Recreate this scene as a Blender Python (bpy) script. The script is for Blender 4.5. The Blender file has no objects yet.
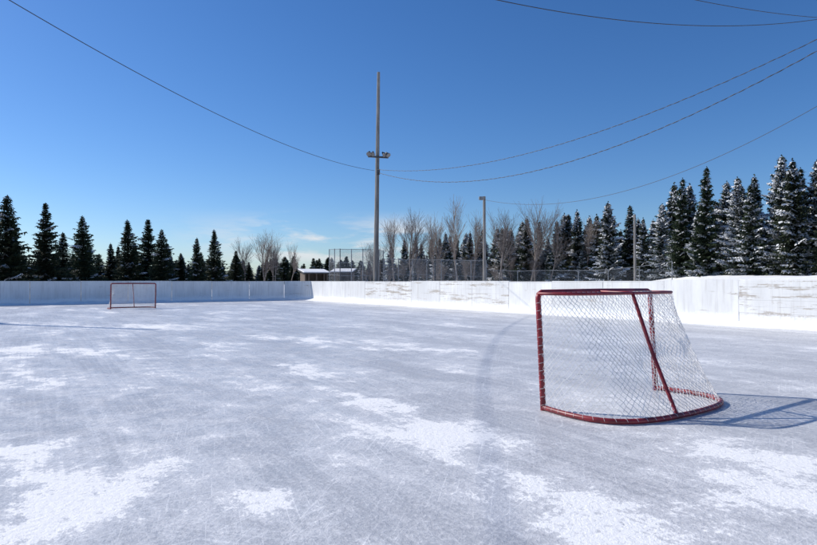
import bpy, bmesh, math, random
from mathutils import Vector, noise as mnoise
random.seed(7)
R = random.random
def U(a,b): return a+(b-a)*R()
scene = bpy.context.scene
COL = scene.collection

# rink frame: A = along the rink, B = across to the right
A = Vector((-0.574,0.819,0)); B = Vector((0.819,0.574,0))
def rk(u,v,z=0.0): return A*u+B*v+Vector((0,0,z))
def tort(x,y): return (-0.574*x+0.819*y, 0.819*x+0.574*y)   # -> u,v
U0,U1,V0,V1 = -4.5,39.7,-7.1,18.5

def sstep(a,b,x):
    t=max(0,min(1,(x-a)/(b-a))); return t*t*(3-2*t)

# ---------------------------------------------------------------- node helpers
def new_mat(name):
    m=bpy.data.materials.new(name); m.use_nodes=True
    nt=m.node_tree; nt.nodes.clear()
    o=nt.nodes.new('ShaderNodeOutputMaterial'); p=nt.nodes.new('ShaderNodeBsdfPrincipled')
    nt.links.new(p.outputs[0],o.inputs[0]); return m,nt,p
def N(nt,t,**k):
    n=nt.nodes.new(t)
    for a,b in k.items(): setattr(n,a,b)
    return n
def L(nt,a,b): nt.links.new(a,b)
def math_(nt,op,a,b=None,c=None,clamp=False):
    n=N(nt,'ShaderNodeMath',operation=op); n.use_clamp=clamp
    for i,v in enumerate((a,b,c)):
        if v is None: continue
        if isinstance(v,(int,float)): n.inputs[i].default_value=v
        else: L(nt,v,n.inputs[i])
    return n.outputs[0]
def noise_(nt,vec,scale,detail=4,rough=.55,dist=0):
    n=N(nt,'ShaderNodeTexNoise'); n.inputs['Scale'].default_value=scale
    n.inputs['Detail'].default_value=detail; n.inputs['Roughness'].default_value=rough
    n.inputs['Distortion'].default_value=dist
    if vec is not None: L(nt,vec,n.inputs['Vector'])
    return n.outputs['Fac']
def mapr(nt,v,a,b,c=0,d=1,smooth=True):
    n=N(nt,'ShaderNodeMapRange'); n.interpolation_type='SMOOTHSTEP' if smooth else 'LINEAR'
    L(nt,v,n.inputs[0])
    for i,x in enumerate((a,b,c,d)): n.inputs[i+1].default_value=x
    return n.outputs[0]
def mixc(nt,f,a,b,mode='MIX'):
    n=N(nt,'ShaderNodeMix',data_type='RGBA',blend_type=mode)
    if isinstance(f,(int,float)): n.inputs[0].default_value=f
    else: L(nt,f,n.inputs[0])
    for i,v in ((6,a),(7,b)):
        if isinstance(v,tuple): n.inputs[i].default_value=(*v,1)
        else: L(nt,v,n.inputs[i])
    return n.outputs[2]
def mapping(nt,vec,loc=(0,0,0),rot=(0,0,0),sc=(1,1,1),typ='POINT'):
    n=N(nt,'ShaderNodeMapping',vector_type=typ); L(nt,vec,n.inputs[0])
    n.inputs['Location'].default_value=loc; n.inputs['Rotation'].default_value=rot; n.inputs['Scale'].default_value=sc
    return n.outputs[0]
def bump(nt,p,h,strength=.3,dist=.02):
    b=N(nt,'ShaderNodeBump'); b.inputs['Strength'].default_value=strength; b.inputs['Distance'].default_value=dist
    L(nt,h,b.inputs['Height']); L(nt,b.outputs[0],p.inputs['Normal'])
def simple_mat(name,c1,c2,scale=5,rough=.7,metal=0,bs=.2,stretch=(1,1,1),spec=.5,det=3):
    m,nt,p=new_mat(name); tc=N(nt,'ShaderNodeTexCoord')
    v=mapping(nt,tc.outputs['Object'],sc=stretch)
    n=noise_(nt,v,scale,det,.6)
    L(nt,mixc(nt,mapr(nt,n,.3,.7),c1,c2),p.inputs['Base Color'])
    p.inputs['Roughness'].default_value=rough; p.inputs['Metallic'].default_value=metal
    p.inputs['Specular IOR Level'].default_value=spec
    if bs: bump(nt,p,n,bs,.01)
    return m

# ---------------------------------------------------------------- materials
def make_ice():
    m,nt,p=new_mat('rink_ice_mat'); tc=N(nt,'ShaderNodeTexCoord'); co=tc.outputs['Object']
    wn=N(nt,'ShaderNodeTexNoise'); wn.inputs['Scale'].default_value=1.3; wn.inputs['Detail'].default_value=6; wn.inputs['Roughness'].default_value=.72
    L(nt,co,wn.inputs['Vector'])
    sub=N(nt,'ShaderNodeVectorMath',operation='SUBTRACT'); L(nt,wn.outputs['Color'],sub.inputs[0]); sub.inputs[1].default_value=(.5,.5,.5)
    scl=N(nt,'ShaderNodeVectorMath',operation='SCALE'); L(nt,sub.outputs[0],scl.inputs[0]); scl.inputs['Scale'].default_value=1.5
    add=N(nt,'ShaderNodeVectorMath',operation='ADD'); L(nt,co,add.inputs[0]); L(nt,scl.outputs[0],add.inputs[1])
    w=add.outputs[0]
    spots=[ # x,y, half-length, half-width, angle(deg of long axis), strength
     (-1.6,8.9,1.1,.28,-55,1.0),(-.5,6.7,1.2,.22,-62,1.0),(.35,5.3,.7,.36,-40,1.15),(-.4,11.8,1.3,.3,-15,.9),
     (-7.0,11.4,2.2,.9,-30,.7),(-2.1,3.4,.5,.3,70,.9),(-.95,3.7,.4,.2,10,.7),(1.7,3.7,1.1,.42,-10,.95),
     (1.2,3.2,.6,.3,5,.9),(2.9,4.4,.9,.3,-20,.85),(-3.2,4.6,.8,.25,50,.8),
     (-5.0,7.0,1.3,.3,-60,.75),(-3.0,14.,2.,.5,-30,.75),(-9,18,3,.8,-20,.7)]
    tot=None
    for x,y,a,b,ang,s in spots:
        v=mapping(nt,w,loc=(x,y,0),rot=(0,0,math.radians(ang)),sc=(a,b,1),typ='TEXTURE')
        ln=N(nt,'ShaderNodeVectorMath',operation='LENGTH'); L(nt,v,ln.inputs[0])
        f=mapr(nt,ln.outputs['Value'],0,1.8,s,0)
        tot=f if tot is None else math_(nt,'MAXIMUM',tot,f)
    st=mapping(nt,mapping(nt,w,rot=(0,0,math.radians(-125))),sc=(.5,1.5,1))
    n1=noise_(nt,st,.6,7,.70)
    n2=noise_(nt,co,3.0,6,.74)
    n3=noise_(nt,co,26,4,.75)
    k1=noise_(nt,mapping(nt,mapping(nt,co,rot=(0,0,math.radians(-122))),sc=(.35,11,1)),1.3,5,.75)
    # skate cuts: gentle arcs (contours of smooth noise) and short straight scratches
    arcs=None
    for i,(s,wd,rot,stx) in enumerate([(.9,.0030,20,(1,.35,1)),(1.5,.0042,80,(1,.4,1)),(.8,.0024,130,(.35,1,1)),(2.0,.005,-30,(1,.5,1))]):
        v=mapping(nt,co,loc=(i*7.3,i*3.1,0),rot=(0,0,math.radians(rot)),sc=stx)
        nn=noise_(nt,v,s,1,.3)
        d=math_(nt,'ABSOLUTE',math_(nt,'SUBTRACT',nn,.5))
        ln=mapr(nt,d,0,wd,1,0,False)
        arcs=ln if arcs is None else math_(nt,'MAXIMUM',arcs,ln)
    arcs=math_(nt,'MULTIPLY',arcs,mapr(nt,n2,.46,.60))
    sc=None
    for i,(rot,s) in enumerate([(-58,1.2),(-35,1.0),(15,1.1),(72,1.3),(-80,1.1)]):
        v=mapping(nt,mapping(nt,co,rot=(0,0,math.radians(rot))),loc=(i*3.7,i*5.1,0),sc=(.8,55,1))
        nn=noise_(nt,v,s,1.0,.5)
        ln=mapr(nt,nn,.655,.70,0,1,False)
        sc=ln if sc is None else math_(nt,'MAXIMUM',sc,ln)
    sc=math_(nt,'MULTIPLY',sc,mapr(nt,n1,.38,.56,.15,1))
    s0=math_(nt,'MULTIPLY',n1,.78)
    s1=math_(nt,'MULTIPLY_ADD',n2,.34,s0)
    s2=math_(nt,'MULTIPLY_ADD',tot,.15,s1)
    s3=math_(nt,'MULTIPLY_ADD',n3,.22,s2)
    s4=math_(nt,'MULTIPLY_ADD',k1,.16,s3)
    s4=math_(nt,'MULTIPLY_ADD',sc,.02,s4)
    snow=mapr(nt,s4,.835,.868)
    frost=mapr(nt,s4,.70,.85)
    icecol=mixc(nt,mapr(nt,n1,.36,.62),(.43,.44,.465),(.53,.54,.56))
    icecol=mixc(nt,mapr(nt,k1,.42,.68,0,.45),icecol,(.70,.70,.71))
    icecol=mixc(nt,mapr(nt,n3,.44,.68,0,.6),icecol,(.72,.72,.735))
    c=mixc(nt,math_(nt,'MULTIPLY',frost,.6),icecol,(.76,.76,.77))
    c=mixc(nt,math_(nt,'MULTIPLY',sc,.55),c,(.88,.88,.88))
    c=mixc(nt,math_(nt,'MULTIPLY',arcs,.6),c,(.88,.88,.88))
    c=mixc(nt,snow,c,mixc(nt,mapr(nt,n3,.3,.7),(.84,.84,.84),(.95,.945,.93)))
    L(nt,c,p.inputs['Base Color'])
    r=mapr(nt,n2,.3,.7,.24,.48)
    r=math_(nt,'MULTIPLY_ADD',snow,.45,r,True)
    L(nt,r,p.inputs['Roughness'])
    p.inputs['IOR'].default_value=1.31
    p.inputs['Specular IOR Level'].default_value=.45
    h=math_(nt,'ADD',n2,math_(nt,'MULTIPLY',n3,1.1))
    bump(nt,p,h,.7,.012)
    return m
def make_snow(name='snow_mat',lo=(.80,.81,.82),hi=(.92,.92,.92)):
    m,nt,p=new_mat(name); tc=N(nt,'ShaderNodeTexCoord'); co=tc.outputs['Object']
    a=noise_(nt,co,1.2,6,.65)
    L(nt,mixc(nt,mapr(nt,a,.3,.7),lo,hi),p.inputs['Base Color'])
    p.inputs['Roughness'].default_value=.9; p.inputs['Specular IOR Level'].default_value=.2
    bump(nt,p,a,.6,.08); return m
def make_board():
    m,nt,p=new_mat('painted_board_mat'); tc=N(nt,'ShaderNodeTexCoord'); co=tc.outputs['Object']
    at=N(nt,'ShaderNodeAttribute',attribute_name='wear'); sp=N(nt,'ShaderNodeSeparateColor'); L(nt,at.outputs['Color'],sp.inputs[0])
    wear=sp.outputs[0]; rnd=sp.outputs[1]; xyz=N(nt,'ShaderNodeSeparateXYZ'); L(nt,co,xyz.inputs[0])
    v=mapping(nt,co,sc=(.5,.5,5))
    n=noise_(nt,v,1.3,7,.72); nf=noise_(nt,co,14,3,.6)
    nn=math_(nt,'MULTIPLY_ADD',nf,.12,n)
    peel=mapr(nt,math_(nt,'MULTIPLY_ADD',wear,.22,nn),.715,.79)
    white=mixc(nt,mapr(nt,noise_(nt,mapping(nt,co,sc=(1,1,.4)),1.6,4,.6),.3,.7),(.72,.72,.71),(.87,.87,.85))
    white=mixc(nt,math_(nt,'MULTIPLY',rnd,.45),white,(.57,.575,.575))
    dr=noise_(nt,mapping(nt,co,sc=(7,7,.5)),1.5,3,.6)
    white=mixc(nt,mapr(nt,dr,.48,.72,0,.35),white,(.47,.45,.42))
    wood=mixc(nt,mapr(nt,noise_(nt,mapping(nt,co,sc=(1,1,14)),3,3,.6),.3,.7),(.28,.23,.18),(.48,.42,.35))
    c=mixc(nt,math_(nt,'MULTIPLY',peel,.8),white,wood)
    fr=math_(nt,'FRACT',math_(nt,'MULTIPLY',xyz.outputs[2],5.2))
    jl=math_(nt,'MULTIPLY',mapr(nt,fr,0,.08,1,0,False),mapr(nt,wear,.46,.6))
    jl=math_(nt,'MULTIPLY',jl,mapr(nt,n,.35,.6))
    c=mixc(nt,math_(nt,'MULTIPLY',jl,.6),c,(.20,.18,.16))
    fz=math_(nt,'MULTIPLY_ADD',nf,-.4,xyz.outputs[2]); fz=math_(nt,'MULTIPLY_ADD',n,-.4,fz)
    c=mixc(nt,mapr(nt,fz,-.2,.0,.85,0),c,(.88,.89,.90))
    L(nt,c,p.inputs['Base Color']); p.inputs['Roughness'].default_value=.65
    bump(nt,p,math_(nt,'MULTIPLY',jl,-1.0),.4,.01)
    return m
M_ice=make_ice(); M_snow=make_snow(); M_board=make_board()
M_stud=simple_mat('stud_wood_mat',(.16,.13,.10),(.34,.29,.23),6,.85,stretch=(1,1,.3))
M_red=simple_mat('red_paint_mat',(.13,.010,.015),(.28,.020,.028),7,.42,bs=.1)
M_net=simple_mat('net_twine_mat',(.68,.66,.64),(.88,.87,.86),8,.8,bs=0)
M_pole=simple_mat('weathered_pole_mat',(.13,.12,.11),(.29,.27,.245),4,.85,bs=.5,stretch=(3,3,.25))
M_steel=simple_mat('galvanised_mat',(.17,.18,.19),(.28,.29,.30),5,.5,metal=.4,bs=0)
M_dark=simple_mat('dark_metal_mat',(.03,.03,.035),(.06,.06,.065),5,.5,bs=0)
M_glass=simple_mat('lamp_glass_mat',(.12,.12,.13),(.2,.2,.2),5,.15,bs=0)
M_wire=simple_mat('wire_mat',(.02,.02,.022),(.045,.045,.05),3,.5,bs=0)
def make_fol(name,c1,c2,c3):
    m,nt,p=new_mat(name); tc=N(nt,'ShaderNodeTexCoord'); oi=N(nt,'ShaderNodeObjectInfo')
    a=noise_(nt,tc.outputs['Object'],2.5,3,.7)
    c=mixc(nt,mapr(nt,a,.3,.6),c1,c2); c=mixc(nt,mapr(nt,a,.55,.75,0,.7),c,c3)
    c=mixc(nt,math_(nt,'MULTIPLY',oi.outputs['Random'],.45),c,(.028,.03,.018))
    L(nt,c,p.inputs['Base Color']); p.inputs['Roughness'].default_value=.75; p.inputs['Specular IOR Level'].default_value=.25
    return m
M_fol=make_fol('spruce_needle_mat',(.018,.032,.018),(.038,.058,.028),(.06,.08,.038))
M_bark=simple_mat('bark_mat',(.07,.055,.045),(.16,.135,.115),9,.9,bs=0,stretch=(1,1,.3))
M_twig=simple_mat('bare_twig_mat',(.14,.11,.095),(.28,.24,.21),3,.85,bs=0)
M_shed=simple_mat('shed_wall_mat',(.10,.075,.06),(.17,.13,.10),4,.8,stretch=(5,5,.3))
M_tsnow=simple_mat('branch_snow_mat',(.66,.68,.72),(.86,.87,.89),3,.9,bs=0)

# ---------------------------------------------------------------- mesh helpers
class MB:
    def __init__(s): s.v=[];s.f=[];s.m=[];s.w=[]
    def face(s,pts,mi=0,w=(0,0,0)):
        i=len(s.v); s.v.extend([tuple(p) for p in pts]); s.f.append(tuple(range(i,i+len(pts)))); s.m.append(mi); s.w.append(w)
    def box(s,c,ex,ey,ez,hx,hy,hz,mi=0,w=(0,0,0)):
        c=Vector(c); i=len(s.v)
        for sz in(-1,1):
            for sx,sy in((-1,-1),(1,-1),(1,1),(-1,1)):
                s.v.append(tuple(c+ex*hx*sx+ey*hy*sy+ez*hz*sz))
        for q in((3,2,1,0),(4,5,6,7),(0,1,5,4),(1,2,6,5),(2,3,7,6),(3,0,4,7)):
            s.f.append(tuple(i+k for k in q)); s.m.append(mi); s.w.append(w)
    def tube(s,p0,p1,r0,r1,n=6,mi=0,cap=True):
        p0=Vector(p0);p1=Vector(p1); d=(p1-p0)
        if d.length<1e-6: return
        d.normalize(); a=d.orthogonal().normalized(); b=d.cross(a); i=len(s.v)
        for p,r in((p0,r0),(p1,r1)):
            for k in range(n):
                t=2*math.pi*k/n; s.v.append(tuple(p+a*math.cos(t)*r+b*math.sin(t)*r))
        for k in range(n):
            s.f.append((i+k,i+(k+1)%n,i+n+(k+1)%n,i+n+k)); s.m.append(mi); s.w.append((0,0,0))
        if cap:
            s.f.append(tuple(i+k for k in range(n))[::-1]); s.m.append(mi); s.w.append((0,0,0))
            s.f.append(tuple(i+n+k for k in range(n))); s.m.append(mi); s.w.append((0,0,0))
    def mesh(s,name,mats,smooth=False,attr=False):
        me=bpy.data.meshes.new(name); me.from_pydata(s.v,[],s.f)
        for m in mats: me.materials.append(m)
        me.polygons.foreach_set('material_index',s.m)
        if smooth: me.polygons.foreach_set('use_smooth',[True]*len(s.f))
        if attr:
            at=me.attributes.new('wear','FLOAT_COLOR','CORNER'); k=0
            for f,w in zip(s.f,s.w):
                for _ in f: at.data[k].color=(*w,1); k+=1
        me.update(); return me
def obj(name,data,parent=None,loc=None):
    o=bpy.data.objects.new(name,data); COL.objects.link(o)
    if parent: o.parent=parent
    if loc is not None: o.location=loc
    return o
X=Vector((1,0,0));Y=Vector((0,1,0));Z=Vector((0,0,1))

# ---------------------------------------------------------------- terrain
def outside(u,v):
    du=max(U0-u,u-U1,0); dv=max(V0-v,v-V1,0)
    return math.hypot(du,dv), (U0<u<U1 and V0<v<V1)
def hgt(x,y):
    u,v=tort(x,y); d,ins=outside(u,v)
    if ins: return -.04
    h=-.04+.42*sstep(.1,1.6,d)+.35*sstep(.3,1.6,d)*(1-sstep(1.8,4.5,d))*(.6+.8*mnoise.noise(Vector((x*.4,y*.4,0))))
    h+=.10*mnoise.noise(Vector((x*.35,y*.35,1)))*sstep(.5,3,d)+.5*mnoise.noise(Vector((x*.06,y*.06,2)))*sstep(4,20,d)
    h+=1.45*sstep(6,20,d)*sstep(17,29,x)*(1-sstep(58,80,y))
    h+=1.2*sstep(80,300,math.hypot(x,y))
    return h
n=190; T=[-1+2*i/n for i in range(n+1)]
cs=[75*t+1900*t**7 for t in T]
vs=[];fs=[]
for j,cy in enumerate(cs):
    for i,cx in enumerate(cs):
        vs.append((cx,cy+20,hgt(cx,cy+20)))
for j in range(n):
    for i in range(n):
        a=j*(n+1)+i; fs.append((a,a+1,a+n+2,a+n+1))
me=bpy.data.meshes.new('snow_ground'); me.from_pydata(vs,[],fs); me.materials.append(M_snow)
me.polygons.foreach_set('use_smooth',[True]*len(fs)); obj('snow_ground',me)

cc=1.4
outline=[(U0+cc,V1),(U1-cc,V1),(U1,V1-cc),(U1,V0+cc),(U1-cc,V0),(U0+cc,V0),(U0,V0+cc),(U0,V1-cc)]
mb=MB(); mb.face([rk(u,v,0.0) for u,v in outline]); me=mb.mesh('rink_ice',[M_ice])
if me.polygons[0].normal.z<0: me.flip_normals()
obj('rink_ice',me)

# ---------------------------------------------------------------- boards
mb=MB(); drift=MB()
for k in range(8):
    p0=rk(*outline[k]); p1=rk(*outline[(k+1)%8]); d=(p1-p0); Ln=d.length; d.normalize()
    mid=(p0+p1)/2; cen=rk((U0+U1)/2,(V0+V1)/2)
    out=Vector((d.y,-d.x,0))
    if out.dot(mid-cen)<0: out=-out
    np_=max(1,round(Ln/2.44)); pl=Ln/np_
    for i in range(np_):
        c=p0+d*(pl*(i+.5)); u,v=tort(c.x,c.y)
        H=1.29+U(-.018,.018)
        wear=U(0,.25)
        if k==0:
            if u<11.5: H=1.345+U(-.01,.01)
            if 19<u<32: wear=U(.3,.8)
            if u<8.2: wear=.60
            if 15<u<16.6: wear=.45
        elif R()<.15: wear=U(.2,.34)
        w=(wear,R(),0)
        tilt=Vector((0,0,1))+out*U(-.006,.010)
        mb.box(c+Z*(H/2+.02)+out*(.012+U(0,.012)),d,out,tilt.normalized(),pl/2-.010,.009,H/2-.02,0,w)
        mb.box(c+Z*(H+.022)+out*.06,d,out,Z,pl/2-.002,.052,.018,0,(wear*.7,R(),0))
        for zz in(.25,.85): mb.box(c+Z*zz+out*.056,d,out,Z,pl/2-.001,.02,.045,1)
        for q in(-.5,0):
            b=c+d*pl*q; mb.box(b+Z*(H/2)+out*.125,d,out,Z,.02,.045,H/2,1)
            e=b+out*.8; mb.tube(b+Z*(H*.8)+out*.17,e+Z*.05,.028,.028,4,1)
    steps=int(Ln/.16); prof=[(0,1),(.15,.72),(.35,.38),(.6,.14),(.9,-.06)]
    rows=[]
    for i in range(steps+1):
        c=p0+d*(Ln*i/steps)
        s=.13+.10*mnoise.noise(Vector((c.x*.5,c.y*.5,3)))+.05*mnoise.noise(Vector((c.x*2.5,c.y*2.5,5)))
        s=max(.04,s); wd=.75+.5*mnoise.noise(Vector((c.x*.7,c.y*.7,9)))
        rows.append([c-out*(a*wd*.9-.002)+Z*(s*b+.02*mnoise.noise(Vector((c.x*5,c.y*5,a*7)))*(1 if a<.8 else 0)) for a,b in prof])
    for i in range(steps):
        for j in range(4):
            drift.face([rows[i][j],rows[i+1][j],rows[i+1][j+1],rows[i][j+1]])
obj('rink_boards',mb.mesh('rink_boards',[M_board,M_stud],attr=True))
me=drift.mesh('snow_drift',[M_snow],smooth=True)
bm=bmesh.new(); bm.from_mesh(me); bmesh.ops.remove_doubles(bm,verts=bm.verts,dist=.002); bmesh.ops.recalc_face_normals(bm,faces=bm.faces); bm.to_mesh(me); bm.free()
obj('snow_drift',me)

# ---------------------------------------------------------------- hockey goals
def curve_obj(name,polys,rad,mat,parent=None,res=2):
    cu=bpy.data.curves.new(name,'CURVE'); cu.dimensions='3D'; cu.bevel_depth=rad; cu.bevel_resolution=res; cu.use_fill_caps=True
    for pts in polys:
        sp=cu.splines.new('POLY'); sp.points.add(len(pts)-1)
        for i,p in enumerate(pts): sp.points[i].co=(*p,1)
    cu.materials.append(mat); return obj(name,cu,parent)
def resample(pts,n):
    pts=[Vector(p) for p in pts]; dense=[]
    for i in range(len(pts)-1):
        p0=pts[max(0,i-1)];p1=pts[i];p2=pts[i+1];p3=pts[min(len(pts)-1,i+2)]
        for k in range(12):
            t=k/12; dense.append(.5*((2*p1)+(-p0+p2)*t+(2*p0-5*p1+4*p2-p3)*t*t+(-p0+3*p1-3*p2+p3)*t**3))
    dense.append(pts[-1]); ls=[0]
    for i in range(1,len(dense)): ls.append(ls[-1]+(dense[i]-dense[i-1]).length)
    out=[];j=0
    for k in range(n+1):
        s=ls[-1]*k/n
        while j<len(ls)-2 and ls[j+1]<s: j+=1
        t=(s-ls[j])/max(1e-9,ls[j+1]-ls[j]); out.append(dense[j].lerp(dense[j+1],min(1,t)))
    return out
def goal(loc,angle,rad_net=.0028,seed=1):
    rnd=random.Random(seed)
    e=bpy.data.objects.new('hockey_goal',None); COL.objects.link(e); e.location=loc; e.rotation_euler=(0,0,angle)
    W=2.0;H=1.22;lean=-.07     # local: x across the mouth, y toward the back of the goal
    def P(a,b,z): return Vector((a-W/2,b+lean*z/H,z))
    base=[P(a,b,.03) for a,b in[(0,0),(-.05,.33),(-.03,.63),(.12,.86),(.45,.99),(1,1.03),(1.55,.99),(1.88,.86),(2.03,.63),(2.05,.33),(2,0)]]
    top=[P(a,b,H-.012) for a,b in[(0,0),(.02,.2),(.14,.37),(.45,.44),(1,.46),(1.55,.44),(1.86,.37),(1.98,.2),(2,0)]]
    fr=[P(0,0,.0),P(0,0,H*.5),P(0,0,H-.06),P(.015,0,H-.02),P(.06,0,H),P(1,0,H+.004),P(1.94,0,H),P(1.985,0,H-.02),P(2,0,H-.06),P(2,0,H*.5),P(2,0,0)]
    curve_obj('goal_posts_and_crossbar',[fr],.030,M_red,e,4)
    NB=110
    curve_obj('base_frame',[resample(base,60)],.027,M_red,e,4)
    curve_obj('top_frame',[resample(top,40)],.017,M_red,e,3)
    cb=P(1.22,1.01,.03); ct=P(1.03,.46,H-.012)
    curve_obj('back_stay',[[ct,ct.lerp(cb,.5)+Vector((.008,-.015,0)),cb],[P(1,0,H),ct]],.019,M_red,e,3)
    tb=resample(top,NB); bb=resample(base,NB); RW=38; jit={}
    def node(i,j):
        if (i,j) not in jit:
            t=j/RW; p=tb[i].lerp(bb[i],t); s=i/NB
            inward=(Vector((0,.35,p.z))-p); inward.z=0; inward.normalize()
            sag=.055*math.sin(math.pi*t)*min(1,6*s,6*(1-s))*(1+.5*math.sin(s*17)+.3*math.sin(s*41+t*5))
            p=p+inward*sag
            if 0<j<RW and 0<i<NB: p=p+Vector((rnd.uniform(-1,1),rnd.uniform(-1,1),rnd.uniform(-1,1)))*.0075
            p.z-=.016*math.sin(math.pi*t)*math.sin(s*25)+.010*math.sin(math.pi*t)*math.sin(s*61+t*4)
            jit[(i,j)]=p
        return jit[(i,j)]
    lines=[]
    for sg in(1,-1):
        for k in range(-RW,NB+RW+2,2):
            ln=[node(k+sg*j,j) for j in range(RW+1) if 0<=k+sg*j<=NB]
            if len(ln)>1: lines.append(ln)
    NT=48; tt=resample(top,NT)
    def rn(i,j,JT=8):
        a=Vector((-W/2+W*i/NT,lean,H)); q=tt[i]; t=j/JT; p=a.lerp(q,t); p.z-=.02*math.sin(math.pi*t)*math.sin(math.pi*i/NT); return p
    for sg in(1,-1):
        for k in range(-8,NT+10,2):
            ln=[rn(k+sg*j,j) for j in range(9) if 0<=k+sg*j<=NT]
            if len(ln)>1: lines.append(ln)
    curve_obj('netting',lines,rad_net,M_net,e,0)
    lace=[]
    for s0 in(0,2):
        for j in range(0,RW,3):
            z0=.05+(H-.1)*j/RW+rnd.uniform(-.01,.01); r=.033
            lace.append([P(s0,0,z0+.008*t)+Vector((math.cos(t)*r,math.sin(t)*r,0)) for t in [k*math.pi/4 for k in range(9)]])
    for i in range(0,NB,3):
        p=bb[i]; d=(bb[min(NB,i+1)]-bb[max(0,i-1)]).normalized(); a=Vector((-d.y,d.x,0)); r=.029
        lace.append([p+a*math.cos(t)*r+Z*math.sin(t)*r+d*(.01*t) for t in [k*math.pi/4 for k in range(0,6)]])
    curve_obj('net_lacing',lace,.0015,M_net,e,0)
    return e
goal(rk(4.3,5.72),math.atan2(-B.y,-B.x),seed=3)
goal(rk(31.4,5.75),math.atan2(B.y,B.x),seed=5)

# ---------------------------------------------------------------- spruce trees
def spruce_mesh(seed,H,ratio,snow):
    r=random.Random(seed); u=lambda a,b:a+(b-a)*r.random()
    mb=MB()
    mb.tube((0,0,-.5),(0,0,H*.5),.018*H,.010*H,7,1,False); mb.tube((0,0,H*.5),(0,0,H),.010*H,.012,5,1,False)
    z=H*u(.02,.06); Rm=H*ratio; lop=u(0,6.28); sc=H/9
    while z<H*.985:
        f=z/H; Rz=Rm*((1-f)**.80)*(1-.30*max(0,.10-f)/.10)*u(.68,1.16)+.06
        nb=int(5+7*(1-f)**.5+u(0,2)); a0=u(0,6.28)
        for b in range(nb):
            az=a0+6.283*b/nb+u(-.35,.35)
            if r.random()<.09: continue
            Lb=Rz*u(.5,1.22)*(1+.14*math.cos(az-lop))
            ddir=Vector((math.cos(az),math.sin(az),0)); side=Vector((-ddir.y,ddir.x,0))
            drop=u(.12,.5)*(1-f*.8); up=u(.1,.32)
            ns=max(2,int(Lb/(.24*sc))+1); prev=Vector((0,0,z))
            loaded=r.random()<snow
            for s in range(1,ns+1):
                t=s/ns; c=Vector((0,0,z))+ddir*(Lb*t)+Z*(-drop*Lb*t+up*Lb*t*t)
                wd=(.40*(1-t)**.7+.12)*sc*u(.8,1.25); hang=u(.03,.2)*sc
                fw=ddir*(Lb/ns)*u(.5,1.2)
                for sg in(-1,1):
                    tip=c+side*sg*wd+fw*u(.2,1)-Z*hang
                    mb.face([prev+Z*u(-.02,.04)*sc,c+ddir*.02+Z*u(-.03,.03),tip],0)
                    tip2=prev+(c-prev)*.4+side*sg*wd*u(.4,.8)-Z*hang*u(1.2,2.4)
                    mb.face([prev,prev+(c-prev)*.8-Z*.03,tip2],0)
                mb.face([prev-side*.05*sc,prev+side*.05*sc,c-Z*.02+fw*.5],0)
                if loaded and t>.25 and r.random()<.9:
                    e=wd*u(.55,1.15); q=.06*sc; dn=hang*.6+e*.5
                    for sg in(-1,1):
                        mb.face([prev+Z*q,c+Z*(q*1.3)+fw*.6-Z*.08*sc,c+side*sg*e-Z*dn+fw*.3,prev+side*sg*e*.6-Z*dn*.4],2)
                prev=c
        z+=u(.16,.32)*sc*(1-.45*f)
    for k in range(6):
        az=u(0,6.28); zz=H-u(.0,.35)*sc; mb.face([(0,0,zz),(0,0,zz+.14*sc),(math.cos(az)*.13*sc,math.sin(az)*.13*sc,zz+.06)],0)
    return mb.mesh('spruce_mesh_%d'%seed,[M_fol,M_bark,M_tsnow])
P_plain=[spruce_mesh(i,9,q,s) for i,q,s in((11,.28,.06),(12,.25,.03),(13,.31,.05),(14,.24,.08))]
P_snow=[spruce_mesh(i,9,q,s) for i,q,s in((21,.23,.45),(22,.19,.25),(23,.25,.6),(24,.21,.38),(25,.18,.18),(26,.24,.7))]
def plant(mesh,name,x,y,H,parent=None,wide=1,base=9):
    o=obj(name,mesh,parent,(x,y,hgt(x,y)-.05)); s=H/base; o.scale=(s*wide*U(.88,1.14),s*wide*U(.88,1.14),s); o.rotation_euler=(U(-.025,.025),U(-.025,.025),U(0,6.28)); return o
for i,(x,y,H) in enumerate([(-39,58,9.4),(-36.3,60,9.0),(-33.6,62,7.9),(-32.8,66,5.2),(-29.9,64,7.8),(-28.9,66.5,8.1),(-26.5,64,6.8),(-22.6,64,5.9),(-21.4,66,6.9),(-19.6,68,4.6),(-25.1,66,4.4),(-44,60,9.3),(-42.3,64,7.5),(-50,58,8.5),(-56,60,9.5),(-35.2,66,5.4),(-38.2,66,6.4),(-31.1,68,5.4),(-23.9,69,4.6),(-27.9,69,5.6),(-40.8,67,6.2),(-34,70,5)]):
    plant(P_plain[i%4],'spruce_tree',x,y,H)
fo=bpy.data.objects.new('spruce_forest',None); COL.objects.link(fo)
line=[(-2,100),(6,86),(16,76),(24,66),(29,55),(31.5,46),(34,36),(38,24)]
hts=[7.0,7.6,8.4,8.8,9.2,9.3,9.5,9.5]
for row in range(4):
    for s in range(len(line)-1):
        a=Vector((*line[s],0)); b=Vector((*line[s+1],0)); d=(b-a); nrm=Vector((-d.y,d.x,0)).normalized()
        if nrm.dot(Vector((1,1,0)))<0: nrm=-nrm
        m=max(2,int(d.length/(1.35+.2*row)))
        for i in range(m):
            t=(i+U(.0,1))/m; p=a+d*t+nrm*(row*2.2+U(-1.3,1.3))
            H=(hts[s]*(1-t)+hts[s+1]*t)*(U(.70,1.12) if R()<.75 else U(.35,.6))*(1+.02*row)
            plant(P_snow[random.randrange(6)],'spruce',p.x,p.y,H,fo)
fd=bpy.data.objects.new('distant_woods',None); COL.objects.link(fd)
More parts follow.
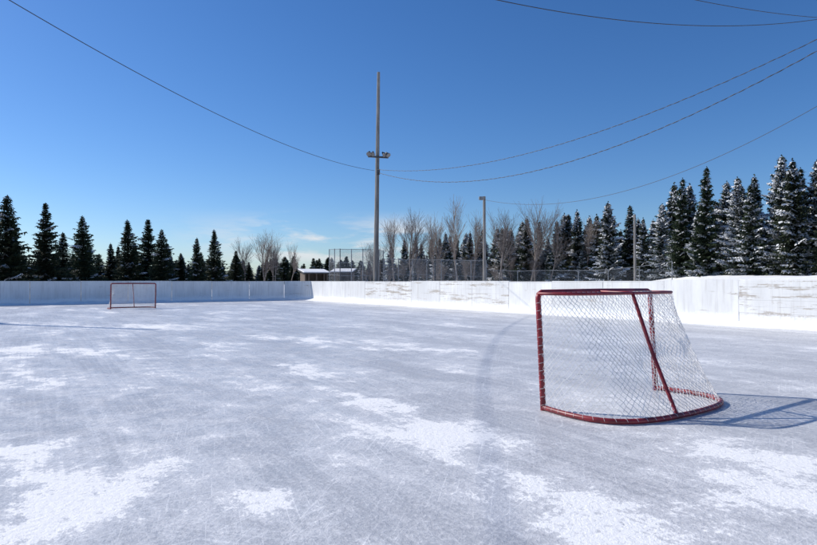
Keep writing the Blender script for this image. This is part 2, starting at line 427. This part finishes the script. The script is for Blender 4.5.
for row in range(3):
    for i in range(110):
        x=-115+i*1.55+U(-.9,.9); y=118+row*7+U(-3,3)+.10*abs(x+30)
        plant((P_plain+P_snow[:2])[random.randrange(6)],'spruce',x,y,U(3.4,6.2),fd,1.4)

# ---------------------------------------------------------------- bare trees
def bare_mesh(seed,H,stems=1,spread=.45):
    r=random.Random(seed); u=lambda a,b:a+(b-a)*r.random(); mb=MB()
    def grow(p,d,Ln,rad,lev):
        seg=3 if lev<3 else 2; q=p
        for s in range(seg):
            d=(d+Vector((u(-.12,.12),u(-.12,.12),u(-.02,.12)))).normalized()
            e=q+d*Ln/seg; r1=rad*(1-.35*(s+1)/seg); mb.tube(q,e,max(.007,rad*(1-.35*s/seg)),max(.006,r1),5 if lev<2 else 3,0,False)
            if lev<3:
                for k in range(3 if lev==1 else 2):
                    if lev==0 and s==0: continue
                    az=u(0,6.28); sd=d.orthogonal().normalized(); sd2=d.cross(sd)
                    nd=(d*u(.75,1.1)+(sd*math.cos(az)+sd2*math.sin(az))*u(spread*.7,spread*1.5)+Z*.25).normalized()
                    grow(q.lerp(e,u(.3,1)),nd,Ln*u(.42,.62),r1*.5,lev+1)
            q=e
        if lev<4: grow(q,d,Ln*.5,r1*.75,lev+1)
    for s in range(stems):
        d=Vector((u(-.2,.2),u(-.2,.2),1)) if stems>1 else Vector((u(-.05,.05),u(-.05,.05),1))
        grow(Vector((u(-.3,.3) if stems>1 else 0,u(-.3,.3) if stems>1 else 0,-.3)),d.normalized(),H*.55*u(.85,1.05),H*.009,0)
    return mb.mesh('bare_mesh_%d'%seed,[M_twig])
P_bare=[bare_mesh(31,9,1,.42),bare_mesh(32,9,2,.5),bare_mesh(33,9,2,.38),bare_mesh(34,9,1,.36)]
tops=[max(v.co.z for v in m.vertices) for m in P_bare]
for i,(x,y,H) in enumerate([(-18.9,69,6.2),(-17.2,71,7.2),(-15.8,70,6.0),(-14.4,73,5.8),
      (-1.6,76,10.0),(.2,78,10.6),(3.6,76,9.8),(6.0,73,11.6),(8.0,76,10.0),(11.2,72,9.8),(15.0,73,11.0),(16.4,70,9.0),(20.5,70,8.4),(-4.5,78,6.5)]):
    k=i%4; o=obj('birch_tree',P_bare[k],None,(x,y,hgt(x,y))); s=H/tops[k]; o.scale=(s*1.25,s*1.25,s); o.rotation_euler=(0,0,U(0,6.28))
br=bpy.data.objects.new('bare_brush',None); COL.objects.link(br)
for i in range(30):
    x=-7+i*1.1+U(-.5,.5); y=82-.25*(x+8)+U(-3,3); k=random.randrange(4); H=U(2.8,4.8)
    o=obj('sapling',P_bare[k],br,(x,y,hgt(x,y))); s=H/tops[k]; o.scale=(s*1.2,s*1.2,s); o.rotation_euler=(0,0,U(0,6.28))

# ---------------------------------------------------------------- poles with floodlights
def light_pole(x,y,H,lamph,rb=.17,rt=.09,lean=0,arm_dir=X,name='light_pole'):
    e=bpy.data.objects.new(name,None); COL.objects.link(e); e.location=(x,y,0)
    mb=MB(); nseg=12
    for i in range(nseg):
        a=i/nseg;b=(i+1)/nseg; za=-.3+(H+.3)*a; zb=-.3+(H+.3)*b
        mb.tube((lean*a,0,za),(lean*b,0,zb),rb+(rt-rb)*a,rb+(rt-rb)*b,12,0,i in(0,nseg-1))
    obj('pole',mb.mesh('pole',[M_pole],smooth=False),e)
    if lamph:
        q=MB(); lx=lean*lamph/H; c=Vector((lx,0,lamph)); ad=arm_dir; pd=ad.cross(Z)
        q.box(c+pd*.19,ad,pd,Z,.62,.045,.05,0)
        for s in(-.55,-.33,.33,.55):
            b=c+ad*s+pd*.19; q.tube(b+Z*.05,b+Z*.16,.02,.02,6,0)
            tilt=(pd*.8+ad*(.35 if s>0 else -.35)-Z*.75).normalized()
            h0=b+Z*.22-tilt*.14; q.tube(h0,h0+tilt*.12,.05,.08,10,0); q.tube(h0+tilt*.12,h0+tilt*.30,.08,.15,12,0); q.tube(h0+tilt*.30,h0+tilt*.32,.145,.145,12,1)
        q.box(c-Z*.9+pd*.2,ad,pd,Z,.09,.06,.16,0); q.tube(c-Z*.7+pd*.18,c-Z*.1+pd*.18,.02,.02,6,0)
        q.tube(Vector((lx,0,.2))+pd*.2,c-Z*1.0+pd*.19,.018,.018,6,0)
        obj('floodlights',q.mesh('floodlights',[M_dark,M_glass]),e)
    return e
light_pole(-1.98,35.9,13.9,8.75,lean=.18,arm_dir=Vector((.96,.28,0)).normalized())
light_pole(-25.2,23.3,13.6,8.6,arm_dir=Vector((-.9,.3,0)).normalized())
light_pole(13.1,15.3,13.5,8.6,arm_dir=Vector((.7,-.7,0)).normalized())
light_pole(-12.4,3.9,13.5,9.0,arm_dir=Vector((-.6,.8,0)).normalized())
e=light_pole(5.7,45,7.7,0,.13,.10,name='street_lamp')
q=MB(); q.tube((0,0,7.3),(-.25,-.45,7.55),.03,.03,6,0); q.box((-.3,-.55,7.5),X,Y,Z,.16,.24,.09,0); q.box((-.3,-.55,7.39),X,Y,Z,.12,.18,.02,1); obj('lamp_head',q.mesh('lamp_head',[M_steel,M_glass]),e)
light_pole(18.9,50,6.9,0,.11,.09,name='utility_pole')
light_pole(20.1,24.0,11.5,0,.14,.1,name='utility_pole')

# ---------------------------------------------------------------- overhead wires
def wire(p0,p1,sag,twisted=False,rad=.010):
    p0=Vector(p0);p1=Vector(p1); nn=120 if not twisted else 700
    d=(p1-p0); side=Vector((-d.y,d.x,0)).normalized(); pts=[];pts2=[]
    for i in range(nn+1):
        s=i/nn; p=p0+d*s-Z*(4*sag*s*(1-s))
        if twisted:
            ph=s*d.length/.55*2*math.pi; o=side*math.cos(ph)+Z*math.sin(ph)
            pts.append(p+o*.004); pts2.append(p-o*(rad+.006))
        else: pts.append(p)
    curve_obj('overhead_wire',[pts]+([pts2] if twisted else []),rad,M_wire,None,1)
wire((-2.05,35.8,7.95),(-12.2,3.9,9.35),1.385,False,.0105)
wire((-1.9,35.8,7.85),(13.0,15.3,8.7),2.2,True,.008)
wire((-1.9,35.7,8.0),(13.0,15.2,8.8),1.5,True,.007)
wire((5.7,45,7.45),(20,24,10.55),2.37,False,.012)
wire((-12.2,3.9,9.3),(12.9,15.2,8.6),2.85,False,.007)
wire((-12.2,3.8,10.3),(12.9,15.1,8.0),2.1,False,.006)

# ---------------------------------------------------------------- chain-link fences
def fence(name,pts,H,post=3.0,mesh=.16,rails=(0.02,1.0),pr=.035,w=.005):
    mb=MB()
    for a,b in zip(pts[:-1],pts[1:]):
        a=Vector((*a,0));b=Vector((*b,0)); d=b-a; Ln=d.length; d.normalize(); k=max(1,round(Ln/post))
        g=lambda s:(a+d*s)+Z*hgt((a+d*s).x,(a+d*s).y)
        for i in range(k+1): p=g(Ln*i/k); mb.tube(p-Z*.3,p+Z*(H+.05),pr,pr,6,0)
        for i in range(k):
            for rr in rails: mb.tube(g(Ln*i/k)+Z*H*rr,g(Ln*(i+1)/k)+Z*H*rr,.024,.024,5,0,False)
        s=-H; z0=hgt((a+d*Ln/2).x,(a+d*Ln/2).y)
        while s<Ln:
            for sg in(1,-1):
                s0,s1=(s,s+H) if sg>0 else (s+H,s)
                ds=s1-s0; ta=(0-s0)/ds; tb_=(Ln-s0)/ds
                if ta>tb_: ta,tb_=tb_,ta
                lo=max(0,ta);hi=min(1,tb_)
                if hi<=lo: continue
                p=a+d*(s0+ds*lo)+Z*(z0+H*lo); q=a+d*(s0+ds*hi)+Z*(z0+H*hi)
                mb.face([p-d*w,p+d*w,q+d*w,q-d*w],0)
            s+=mesh
    return obj(name,mb.mesh(name,[M_steel]))
fence('backstop_fence',[(-8.2,62),(-6.8,59.5),(-3.4,59.5),(-2.6,62)],3.9,1.2,mesh=.08,rails=(.02,.33,.66,1),pr=.045,w=.006)
fence('chain_link_fence',[(-2.4,60),(7.4,57)],3.0,1.4,mesh=.10,rails=(.02,.5,1),pr=.04,w=.006)
fence('chain_link_fence',[(7.4,57),(13,55),(22,50)],2.1,2.6,mesh=.14)

# ---------------------------------------------------------------- dugout shelter with snow on the roof
def shelter(x,y,w,dp,h,rot):
    e=bpy.data.objects.new('dugout_shelter',None); COL.objects.link(e); e.location=(x,y,hgt(x,y)-.1); e.rotation_euler=(0,0,rot)
    m=MB(); t=.06
    m.box((0,dp/2,h/2),X,Y,Z,w/2,t,h/2); m.box((-w/2+t,0,h/2),X,Y,Z,t,dp/2-t,h/2); m.box((w/2-t,0,h/2),X,Y,Z,t,dp/2-t,h/2)
    for s in(-.33,0,.33): m.box((w*s,-dp/2,h/2),X,Y,Z,.05,.05,h/2)
    m.box((0,.1,.45),X,Y,Z,w/2-.15,.2,.03)
    obj('walls_and_bench',m.mesh('walls',[M_shed]),e)
    m=MB(); ez=Vector((0,-.16,1)).normalized(); ey=Vector((0,1,.16)).normalized()
    m.box((0,0,h+.12),X,ey,ez,w/2+.25,dp/2+.35,.05,0); obj('roof',m.mesh('roof',[M_dark]),e)
    m=MB(); m.box((0,0,h+.22),X,ey,ez,w/2+.2,dp/2+.3,.05,0); me=m.mesh('roof_snow',[M_snow]); o=obj('roof_snow',me,e)
    b=o.modifiers.new('bevel','BEVEL'); b.width=.04; b.segments=3
shelter(-10.4,66,2.6,1.8,1.7,.45)
shelter(-7.4,68,2.2,1.8,1.9,-.1)

# ---------------------------------------------------------------- world, sun, camera
sd=Vector((-.937,.35,0)).normalized(); el=math.radians(35)
sv=Vector((sd.x*math.cos(el),sd.y*math.cos(el),math.sin(el)))
W=bpy.data.worlds.new('World'); scene.world=W; W.use_nodes=True; nt=W.node_tree; nt.nodes.clear()
out=N(nt,'ShaderNodeOutputWorld'); bg=N(nt,'ShaderNodeBackground'); sky=N(nt,'ShaderNodeTexSky')
sky.sky_type='NISHITA'; sky.sun_disc=False; sky.sun_elevation=el; sky.sun_rotation=math.atan2(sd.x,sd.y)
sky.altitude=300; sky.air_density=1.0; sky.dust_density=.35; sky.ozone_density=3.6
tc=N(nt,'ShaderNodeTexCoord')
sx=N(nt,'ShaderNodeSeparateXYZ'); L(nt,tc.outputs['Generated'],sx.inputs[0])
hs=N(nt,'ShaderNodeHueSaturation'); hs.inputs['Saturation'].default_value=1.2; L(nt,sky.outputs[0],hs.inputs['Color'])
tint=mixc(nt,1.0,hs.outputs[0],(.84,.96,1.17),'MULTIPLY')
cn=noise_(nt,mapping(nt,tc.outputs['Generated'],sc=(5,5,24)),1.3,6,.6,.3)
band=math_(nt,'MULTIPLY',mapr(nt,sx.outputs[2],.015,.05),mapr(nt,sx.outputs[2],.07,.12,1,0))
azm=math_(nt,'MULTIPLY',mapr(nt,sx.outputs[0],-.42,-.14),mapr(nt,sx.outputs[0],-.02,.08,1,0))
cl=math_(nt,'MULTIPLY',math_(nt,'MULTIPLY',mapr(nt,cn,.42,.60),band),azm)
c=mixc(nt,math_(nt,'MULTIPLY',cl,.85),tint,(8.0,8.0,8.2))
L(nt,c,bg.inputs[0]); bg.inputs[1].default_value=.103; L(nt,bg.outputs[0],out.inputs[0])

sl=bpy.data.lights.new('sun','SUN'); sl.energy=4.8; sl.angle=math.radians(.53); sl.color=(1,.95,.87)
so=obj('sun',sl); so.rotation_euler=sv.to_track_quat('Z','Y').to_euler(); so.location=(-20,10,30)

cam=bpy.data.cameras.new('camera'); co=obj('camera',cam,None,(0,0,1.34))
cam.sensor_width=36; cam.lens=26.4; cam.clip_end=6000; cam.clip_start=.05
co.rotation_euler=(math.radians(90.81),0,0); scene.camera=co
scene.view_settings.view_transform='Standard'; scene.view_settings.look='None'; scene.view_settings.exposure=0
